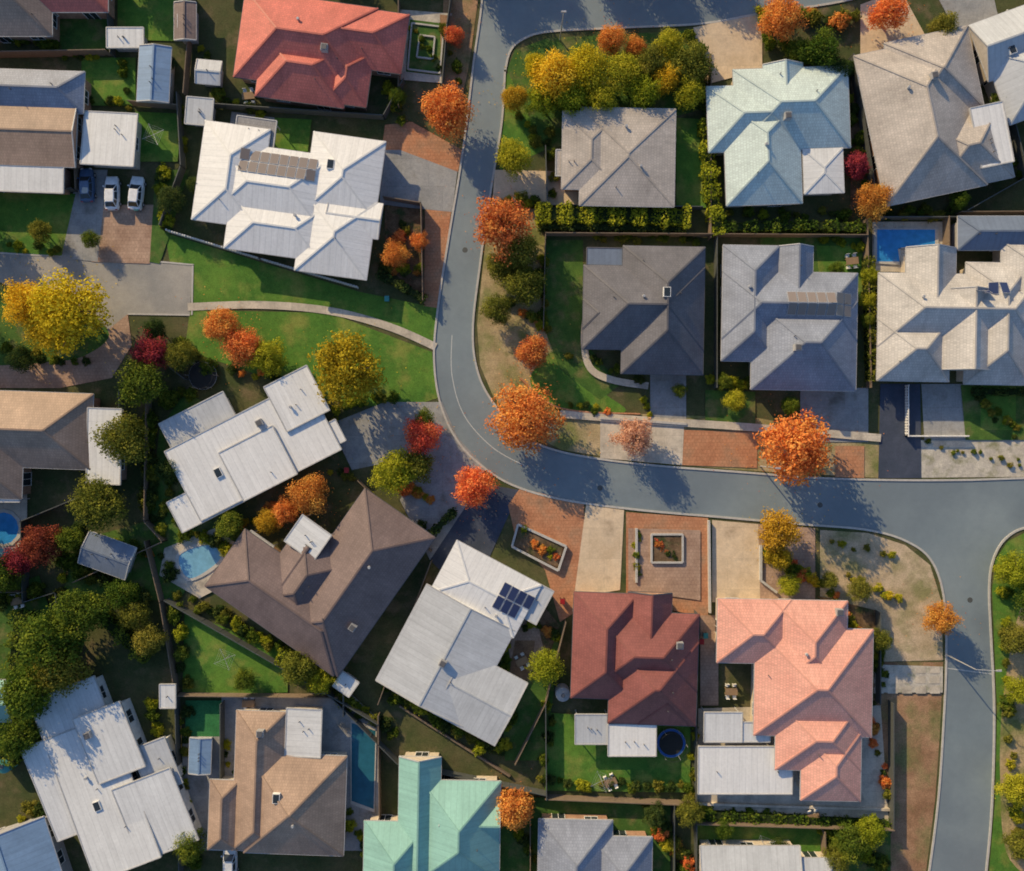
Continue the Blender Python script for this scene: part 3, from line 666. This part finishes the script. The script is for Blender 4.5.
# ------------------------------------------------------------ cars
def car(px,py,ang,col,name='parked_car'):
    o=W(px,py); e=empty(name,o); a=math.radians(ang)
    body=plain('car_paint',col,.25,.6)
    def T(x,y,z): return Vector((o.x+x*math.cos(a)-y*math.sin(a),o.y+x*math.sin(a)+y*math.cos(a),z+.12))
    st=[(-2.18,.62,.45,.78),(-2.08,.78,.30,.94),(-1.75,.85,.26,1.0),(-1.0,.88,.22,.98),(0,.89,.2,.95),(.9,.88,.22,.93),(1.5,.85,.24,.86),(1.98,.76,.28,.76),(2.16,.58,.42,.62)]
    b=MB(); rings=[]
    for x,hw,zl,zb in st:
        zm=(zl+zb)/2
        pr=[(-hw*.85,zl),(-hw,zl+.12),(-hw,zm+.05),(-hw*.95,zb-.06),(-hw*.8,zb),(0,zb+.03),(hw*.8,zb),(hw*.95,zb-.06),(hw,zm+.05),(hw,zl+.12),(hw*.85,zl)]
        rings.append([T(x,y,z) for y,z in pr])
    for r0,r1 in zip(rings,rings[1:]):
        for i in range(len(r0)): j=(i+1)%len(r0); b.face([r0[i],r1[i],r1[j],r0[j]],body)
    b.face(rings[0],body);b.face(rings[-1][::-1],body)
    b.obj('body',e,o)
    g=MB(); lo=[(-1.9,.70),(-1.0,.80),(.2,.80),(1.05,.70)]; hi=[(-1.35,.55),(-.9,.62),(.0,.62),(.35,.56)]
    zlo=.94;zhi=1.40
    for sg in(-1,1):
        for i in range(3): g.face([T(lo[i][0],sg*lo[i][1],zlo),T(lo[i+1][0],sg*lo[i+1][1],zlo),T(hi[i+1][0],sg*hi[i+1][1],zhi),T(hi[i][0],sg*hi[i][1],zhi)],M['glass'])
    g.face([T(lo[3][0],-lo[3][1],zlo-.03),T(lo[3][0],lo[3][1],zlo-.03),T(hi[3][0],hi[3][1],zhi),T(hi[3][0],-hi[3][1],zhi)],M['glass'])
    g.face([T(lo[0][0],-lo[0][1],zlo),T(lo[0][0],lo[0][1],zlo),T(hi[0][0],hi[0][1],zhi),T(hi[0][0],-hi[0][1],zhi)],M['glass'])
    g.obj('windows',e,o)
    r=MB(); A=[T(x,y,zhi) for x,y in hi]+[T(x,-y,zhi) for x,y in hi[::-1]]; Bq=[T(x*.9-.05,y*.85,zhi+.06) for x,y in hi]+[T(x*.9-.05,-y*.85,zhi+.06) for x,y in hi[::-1]]
    r.face(Bq,body)
    for i in range(8): j=(i+1)%8; r.face([A[i],A[j],Bq[j],Bq[i]],body)
    for sg in(-1,1):
        for i in range(4): r.beam(T(lo[i][0],sg*(lo[i][1]),zlo),T(hi[i][0],sg*hi[i][1],zhi),.07,.05,body)
        r.box(T,.72,sg*.93-.1,.92,.88,sg*.93+.1,1.06,body)
    r.obj('roof_and_pillars',e,o)
    w=MB()
    for x in(-1.3,1.35):
        for sg in(-1,1):
            w.cyl(T(x,sg*.70,.27),T(x,sg*.91,.27),.32,.32,M['rubber'],16); w.cyl(T(x,sg*.90,.27),T(x,sg*.925,.27),.19,.17,M['alu'],10)
    w.obj('wheels',e,o)
    l=MB()
    for sg in(-1,1): l.box(T,1.98,sg*.55-.16,.58,2.15,sg*.55+.16,.72,M['lamp']); l.box(T,-2.19,sg*.6-.13,.68,-2.05,sg*.6+.15,.86,M['red'])
    l.obj('lights',e,o)
car(115,195,90,(.80,.82,.86,1));car(139,195,84,(.80,.82,.86,1));car(90,187,92,(.07,.13,.25,1));car(232,858,90,(.72,.74,.76,1))
car(1002,30,68,(.3,.31,.33,1))
# ------------------------------------------------------------ vegetation
def proto(name,seed,nclump,nleaf,ls,cz,vr,trunk=True,loose=0.):
    rr=random.Random(seed); b=MB(); tint=[]
    dumm=M['trunk']; lf=L['gr']; b.mi(dumm); b.mi(lf)
    cl=[]
    for i in range(nclump):
        for _ in range(30):
            t=rr.uniform(0,2*math.pi); cp=rr.uniform(-.75,1); sp=math.sqrt(1-cp*cp); rad=rr.uniform(.34,.80)*(1+.12*math.sin(3*t+seed)+.1*math.sin(5*t+seed*2))
            c=Vector((math.cos(t)*sp*rad,math.sin(t)*sp*rad,cp*rad*vr))
            if all((c-q[0]).length>.22 for q in cl): break
        cl.append((c,rr.uniform(.19,.33),rr.random()))
    if trunk:
        p=Vector((0,0,0)); q=Vector((rr.uniform(-.05,.05),rr.uniform(-.05,.05),cz*.5)); b.cyl(p,q,.07,.05,dumm,8,False); tint+=[.5]*8
        q2=Vector((0,0,cz*1.1)); b.cyl(q,q2,.05,.02,dumm,7,False); tint+=[.5]*7
        for c,r_,_ in cl[::2]:
            s=q.lerp(q2,rr.random()); m=(s+c+Vector((0,0,cz)))*.5+Vector((0,0,.03)); b.cyl(s,m,.03,.02,dumm,5,False); b.cyl(m,c+Vector((0,0,cz)),.02,.008,dumm,5,False); tint+=[.5]*10
    for c,r_,ct in cl:
        n_=int(nleaf/nclump*(r_/.27)**2)
        for k in range(n_):
            d=Vector((rr.gauss(0,1),rr.gauss(0,1),rr.gauss(0,1))).normalized()
            rad=r_*rr.uniform(.5,1.15) if rr.random()>.10 else r_*rr.uniform(1.1,1.55+loose)
            p=c+Vector((0,0,cz))+Vector((d.x,d.y,d.z*.85))*rad
            if p.z<.03: continue
            nrm=(d+Vector((rr.gauss(0,.5),rr.gauss(0,.5),rr.gauss(0,.5)+.25))).normalized()
            u=nrm.orthogonal().normalized(); u.rotate(Matrix.Rotation(rr.uniform(0,6.28),3,nrm)); v=nrm.cross(u)
            s=ls*rr.uniform(.6,1.35)
            b.face([p-u*s,p-v*s*.6,p+u*s,p+v*s*.6],lf)
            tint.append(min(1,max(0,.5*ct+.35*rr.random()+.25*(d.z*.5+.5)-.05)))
    ob=b.obj(name); me=ob.data
    at=me.attributes.new('tint','FLOAT','FACE'); at.data.foreach_set('value',tint)
    bpy.data.objects.remove(ob); return me
TP=[proto('tree_crown_mesh',s,50,7500,.040,1.0,.75) for s in (1,2,3,4,5,6)]
SP=[proto('shrub_mesh',s,20,1500,.085,.55,.6,False) for s in (11,12,13,14)]
def plant(name,me,px,py,r,kind,hz=1.,zcf=1.0):
    rm=r*S
    c=W(px,py,rm*zcf*hz); o=bpy.data.objects.new(name,me); scene.collection.objects.link(o)
    o.location=(c.x,c.y,0); o.rotation_euler=(0,0,R.uniform(0,6.28)); o.scale=(rm*R.uniform(.92,1.08),rm*R.uniform(.92,1.08),rm*hz)
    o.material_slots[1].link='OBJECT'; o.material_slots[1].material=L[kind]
    return o
NM={'or':'autumn_maple_tree','rd':'red_maple_tree','dr':'plum_tree','ye':'yellow_ash_tree','go':'golden_elm_tree','yg':'lime_tree','gr':'green_tree','dg':'evergreen_tree','ol':'olive_tree','pk':'bare_pink_tree'}
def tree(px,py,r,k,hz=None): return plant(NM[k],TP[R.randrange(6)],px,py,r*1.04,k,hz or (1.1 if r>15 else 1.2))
def shrub(px,py,r,k): return plant('shrub',SP[R.randrange(4)],px,py,r,k,R.uniform(.8,1.1),.55)
TL=[(445,110,26,'or'),(503,225,30,'rd'),(533,351,18,'rd'),(526,418,33,'or',.82),(473,485,24,'or',.9),(634,437,19,'pk'),(793,447,39,'or',.95),(612,40,15,'or'),(782,16,22,'or'),(890,12,20,'or'),(873,200,19,'or'),
(222,325,20,'or'),(242,345,20,'or'),(150,352,18,'dr'),(395,255,14,'or'),(419,241,9,'or'),(422,437,20,'rd'),(395,470,22,'yg'),(415,465,18,'ol'),(308,495,20,'or'),(285,512,14,'or'),(268,522,13,'go'),(942,618,17,'or'),(515,808,21,'or'),(40,545,20,'dr'),(780,530,22,'go'),(778,556,15,'go'),
(525,285,20,'ol'),(520,252,20,'ol'),(497,308,17,'ol'),(498,265,14,'ol'),(28,305,26,'ye'),(68,312,36,'ye'),(50,330,22,'ye'),(350,370,39,'go'),(545,667,17,'yg'),(515,157,19,'yg'),
(556,78,24,'ye'),(585,68,22,'ye'),(600,100,18,'yg'),(572,98,18,'yg'),(645,92,18,'yg'),(650,62,17,'ol'),(692,62,20,'ol'),(620,72,20,'yg'),(668,78,16,'ye'),(690,92,16,'yg'),(542,100,17,'yg'),(515,98,14,'go'),(575,72,9,'or'),(636,48,12,'or'),(668,45,16,'yg'),(535,65,13,'ye'),
(142,383,24,'gr'),(122,440,26,'ol'),(100,505,26,'ol'),(155,328,12,'dg'),(180,355,15,'ol'),(268,358,18,'yg'),(50,640,32,'gr'),(80,612,26,'gr'),(28,690,30,'gr'),(60,668,26,'ol'),(18,735,22,'gr'),(122,595,16,'gr'),(148,640,17,'ol'),(135,615,16,'ol'),(170,200,14,'dg'),(195,185,10,'dg'),
(230,525,16,'gr'),(170,470,14,'dg'),(300,668,20,'ol'),(320,680,14,'yg'),(245,680,12,'gr'),(425,420,12,'gr'),(1015,570,18,'yg'),(1018,640,16,'ol'),(1020,690,14,'yg'),(1018,790,18,'yg'),(1022,845,16,'ol'),(1040,600,22,'gr'),
(690,812,14,'ol'),(850,842,18,'gr'),(835,860,14,'ol'),(870,830,15,'yg'),(725,830,10,'gr'),(780,848,10,'dg'),(190,845,16,'gr'),(655,815,12,'dg'),(790,585,12,'yg'),(860,590,12,'ol'),(830,580,9,'ol'),(880,640,12,'ol'),
(20,15,12,'dg'),(0,575,20,'gr'),(70,540,14,'gr'),(20,360,14,'dg'),(40,232,12,'ol'),(90,240,9,'gr'),(790,405,10,'gr'),(735,400,12,'yg'),(725,382,9,'gr'),(680,390,8,'gr'),(836,270,10,'gr'),(870,275,9,'yg'),(868,300,9,'yg'),(868,320,8,'gr'),
(20,560,16,'dr'),(455,35,10,'rd'),(398,96,9,'gr'),(855,165,14,'dr'),(1000,100,10,'gr'),(945,25,14,'ol'),(822,50,20,'gr'),(838,70,14,'dg'),(800,52,14,'gr'),(960,200,10,'gr'),(170,62,8,'dg')]
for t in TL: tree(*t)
for t in ((470,-60,26,'or'),(520,-62,22,'gr'),(590,-60,24,'or'),(640,-58,22,'ye'),(700,-70,24,'or'),(830,-70,20,'or'),(330,-40,20,'gr'),(120,-45,22,'gr'),(1080,20,22,'ol'),(1080,420,24,'or'),(1100,560,24,'yg'),(1090,740,26,'gr'),(-40,220,24,'gr'),(-50,320,26,'ye'),(-40,540,26,'gr'),(-50,680,28,'ol'),(150,920,22,'gr'),(330,930,20,'or'),(500,925,22,'gr'),(680,930,22,'yg'),(890,940,22,'or'),(1040,930,26,'or'),(-45,100,20,'dg')): tree(*t)
def hedge(name,pts,w,h,kind,dens=26):
    P=[W(x,y) for x,y in pts]; b=MB(); tint=[]; rr=random.Random(len(pts)*7+int(pts[0][0]))
    b.mi(M['hcore']); lf=L[kind]
    for p,q in zip(P,P[1:]):
        n0=len(b.f); b.beam(p+Vector((0,0,h*.42)),q+Vector((0,0,h*.42)),w*.72,h*.84,M['hcore']); tint+=[.3]*(len(b.f)-n0)  # dark core box added inside the leaves to block light
        d=q-p;Ln=d.length;t=d.normalized();s=Vector((-t.y,t.x,0))
        for k in range(int(Ln*(w+2*h)*dens)):
            al=rr.uniform(-.3,Ln+.3)
            bulge=1+.22*math.sin(al*2.1)+.12*math.sin(al*4.7+1)
            if rr.random()<(w+.6)/(w+.6+2*h*.7): o=Vector((0,0,h*bulge*rr.uniform(.82,1.1)))+s*rr.uniform(-w/2,w/2)*bulge; nn=Vector((0,0,1))
            else:
                sg=rr.choice((-1,1)); o=s*sg*w/2*bulge*rr.uniform(.8,1.1)+Vector((0,0,rr.uniform(.05,h))); nn=s*sg
            c=p+t*al+o; nrm=(nn+Vector((rr.gauss(0,.5),rr.gauss(0,.5),rr.gauss(0,.5)))).normalized(); u=nrm.orthogonal().normalized(); v=nrm.cross(u); z=rr.uniform(.08,.17)
            b.face([c-u*z,c-v*z,c+u*z,c+v*z],lf); tint.append(min(1,max(0,.4*(.5+.5*math.sin(al*1.7+3))+.6*rr.random())))
    ob=b.obj(name); at=ob.data.attributes.new('tint','FLOAT','FACE'); at.data.foreach_set('value',tint)
hedge('hedge',[(537,217),(610,217),(686,221)],2.4,1.8,'yg',40)
hedge('hedge',[(540,228),(684,230)],1.1,1.2,'dg')
hedge('hedge',[(704,125),(708,190),(716,236)],1.7,1.9,'yg',40)
hedge('hedge',[(720,230),(800,228),(860,230)],1.3,1.5,'gr')
hedge('hedge',[(865,260),(868,380)],1.0,1.6,'ol')
hedge('hedge',[(90,598),(152,655)],1.6,2.0,'gr');hedge('hedge',[(30,610),(15,760)],2.4,2.2,'gr')
hedge('hedge',[(282,652),(325,672)],1.8,1.8,'yg');hedge('hedge',[(700,812),(885,822)],1.2,1.1,'gr');hedge('hedge',[(430,535),(455,510)],1.0,1.2,'dg')
hedge('hedge',[(970,392),(1060,392)],.9,1.0,'dg')
hedge('hedge',[(380,275),(425,300)],1.0,1.2,'dg')
def strip(x0,y0,x1,y1,n,r,ks,j=4):
    for i in range(n):
        t=(i+R.uniform(.1,.9))/n; shrub(x0+(x1-x0)*t+R.uniform(-j,j),y0+(y1-y0)*t+R.uniform(-j,j),R.uniform(r*.6,r*1.3),R.choice(ks))
G=['gr','dg','ol','gr','yg'];A=['gr','yg','ol','or','dg']
for s in [(405,215,400,290,8,7,A),(500,200,545,205,8,7,G),(490,270,540,270,7,8,G),(505,300,545,330,9,8,A),(545,120,555,205,5,6,G),(700,80,706,120,6,8,G),(715,212,850,216,12,6,G),(850,90,865,190,10,8,G),(770,290,850,292,6,5,G),
(705,380,760,385,9,6,['yg','gr']),(560,350,640,380,7,5,G),(585,236,640,238,8,5,G),(648,236,700,240,6,6,G),(520,530,560,560,9,5,['or','rd','yg','gr']),(655,538,678,558,10,4,['dg','rd']),(636,530,636,580,7,4,G),(765,550,830,590,18,7,['yg','ye','gr','or']),(830,590,885,680,14,7,A),(880,640,885,690,5,6,G),
(500,610,560,640,10,6,A),(505,640,500,700,8,6,G),(512,700,500,750,7,7,G),(385,690,500,755,18,8,G),(360,600,400,560,8,6,G),(395,480,430,500,8,7,['yg','gr','or']),(240,525,320,490,12,7,['or','rd','go','gr']),(170,520,240,560,10,8,G),(60,560,150,600,12,8,G),
(160,400,190,390,6,9,G),(150,410,150,520,14,9,G),(80,520,60,600,8,9,G),(185,700,183,845,12,6,G),(350,700,370,715,5,6,G),(345,810,375,860,8,8,G),(225,740,235,780,4,5,G),(190,600,280,650,16,7,G),(540,780,690,788,16,6,G),(692,720,692,800,8,6,G),(550,700,545,780,8,6,G),
(500,800,535,860,8,8,G),(640,800,690,860,12,8,G),(655,830,690,870,8,8,A),(700,812,820,818,10,5,A),(820,830,885,865,16,9,G),(870,700,888,800,10,6,['dg','or','ol']),(1000,560,1020,860,18,8,['yg','ol','gr','ol']),(10,40,60,45,8,7,G),(60,55,110,55,6,6,G),(82,100,134,104,5,5,G),(180,100,182,160,6,6,G),
(160,170,165,230,8,8,G),(0,245,60,250,6,5,G),(0,350,90,362,9,6,G),(120,60,132,110,4,6,G),(200,40,225,100,7,7,G),(210,100,270,112,8,6,G),(385,85,400,118,6,7,G),(408,20,440,70,9,4,G),(445,20,462,90,6,6,['dr','ol','gr']),(60,790,20,820,6,8,G),(150,700,175,830,10,7,G),(180,840,200,871,4,9,G),
(350,395,330,420,5,6,G),(230,370,290,380,7,7,A),(180,345,215,370,8,8,G),(380,265,425,270,6,7,A),(690,30,700,60,5,7,G),(765,10,860,20,10,9,A),(765,40,850,70,12,9,G),(935,30,960,60,5,8,A),(985,120,1020,180,6,8,G),(880,212,955,214,9,6,G),(815,240,865,244,6,6,G),(975,395,1020,435,12,5,G),(930,445,1024,465,12,3.5,['ol','gr']),
(540,250,545,330,9,7,G),(640,380,650,420,4,5,A),(565,405,610,410,6,4,A),(0,600,40,590,5,9,G),(330,470,350,480,4,6,A),(845,575,900,600,9,5,['yg','ol','ye']),(170,480,160,540,7,8,G),(110,540,160,560,6,7,A),(820,540,900,560,6,4,['ol','yg']),(520,110,540,145,5,6,['yg','ol']),(330,690,400,740,10,8,G),(350,590,420,520,8,6,G),(170,560,185,690,10,8,G),(400,400,350,400,5,6,G)]: strip(*s)
def scatter(name,cents,mat,n,size,seed,zb=.26):
    rr=random.Random(seed); b=MB(); tint=[]
    for cx,cy,rad,fr in cents:
        for k in range(int(n*fr)):
            t=rr.uniform(0,6.28); d=abs(rr.gauss(0,.55))*rad; p=W(cx+math.cos(t)*d,cy+math.sin(t)*d); p.z=zb+rr.uniform(0,.04)
            s=size*rr.uniform(.5,1.3); a=rr.uniform(0,6.28); u=Vector((math.cos(a),math.sin(a),rr.uniform(-.3,.3)))*s; v=Vector((-math.sin(a),math.cos(a),rr.uniform(-.3,.3)))*s*.7
            b.face([p-u,p-v,p+u,p+v],mat); tint.append(rr.random())
    ob=b.obj(name); at=ob.data.attributes.new('tint','FLOAT','FACE'); at.data.foreach_set('value',tint)
scatter('fallen_leaves',[(t[0],t[1],t[2]*2.0,t[2]/25) for t in TL if t[3] in('or','rd')],L['or'],170,.08,3,.14)
scatter('fallen_leaves',[(t[0],t[1],t[2]*1.8,t[2]/25) for t in TL if t[3] in('ye','go')],L['ye'],150,.08,4,.14)
# ------------------------------------------------------------ light & camera
sx,sy=.62,-.78; el=math.radians(23)
d=Vector((sx*math.cos(el),sy*math.cos(el),-math.sin(el)))
sun=bpy.data.lights.new('sun','SUN'); sun.energy=5; sun.angle=math.radians(.5); sun.color=(1,.76,.42)
so=bpy.data.objects.new('sun',sun); so.rotation_euler=d.to_track_quat('-Z','Y').to_euler(); scene.collection.objects.link(so)
w=bpy.data.worlds.new('World'); scene.world=w; w.use_nodes=True; nt=w.node_tree
sk=nt.nodes.new('ShaderNodeTexSky'); sk.sky_type='NISHITA'; sk.sun_disc=False; sk.sun_elevation=el; sk.sun_rotation=math.radians(321.5); sk.ozone_density=3.0
bg=nt.nodes['Background']; bg.inputs[1].default_value=.14; nt.links.new(sk.outputs[0],bg.inputs[0])
cam=bpy.data.cameras.new('camera'); co=bpy.data.objects.new('camera',cam); scene.collection.objects.link(co)
co.location=(0,0,H); co.rotation_euler=(0,0,0)
cam.sensor_fit='HORIZONTAL'; cam.sensor_width=36; cam.lens=36*H/(1024*S); cam.clip_end=5000
cam.dof.use_dof=True; cam.dof.focus_distance=22; cam.dof.aperture_fstop=.75
scene.camera=co
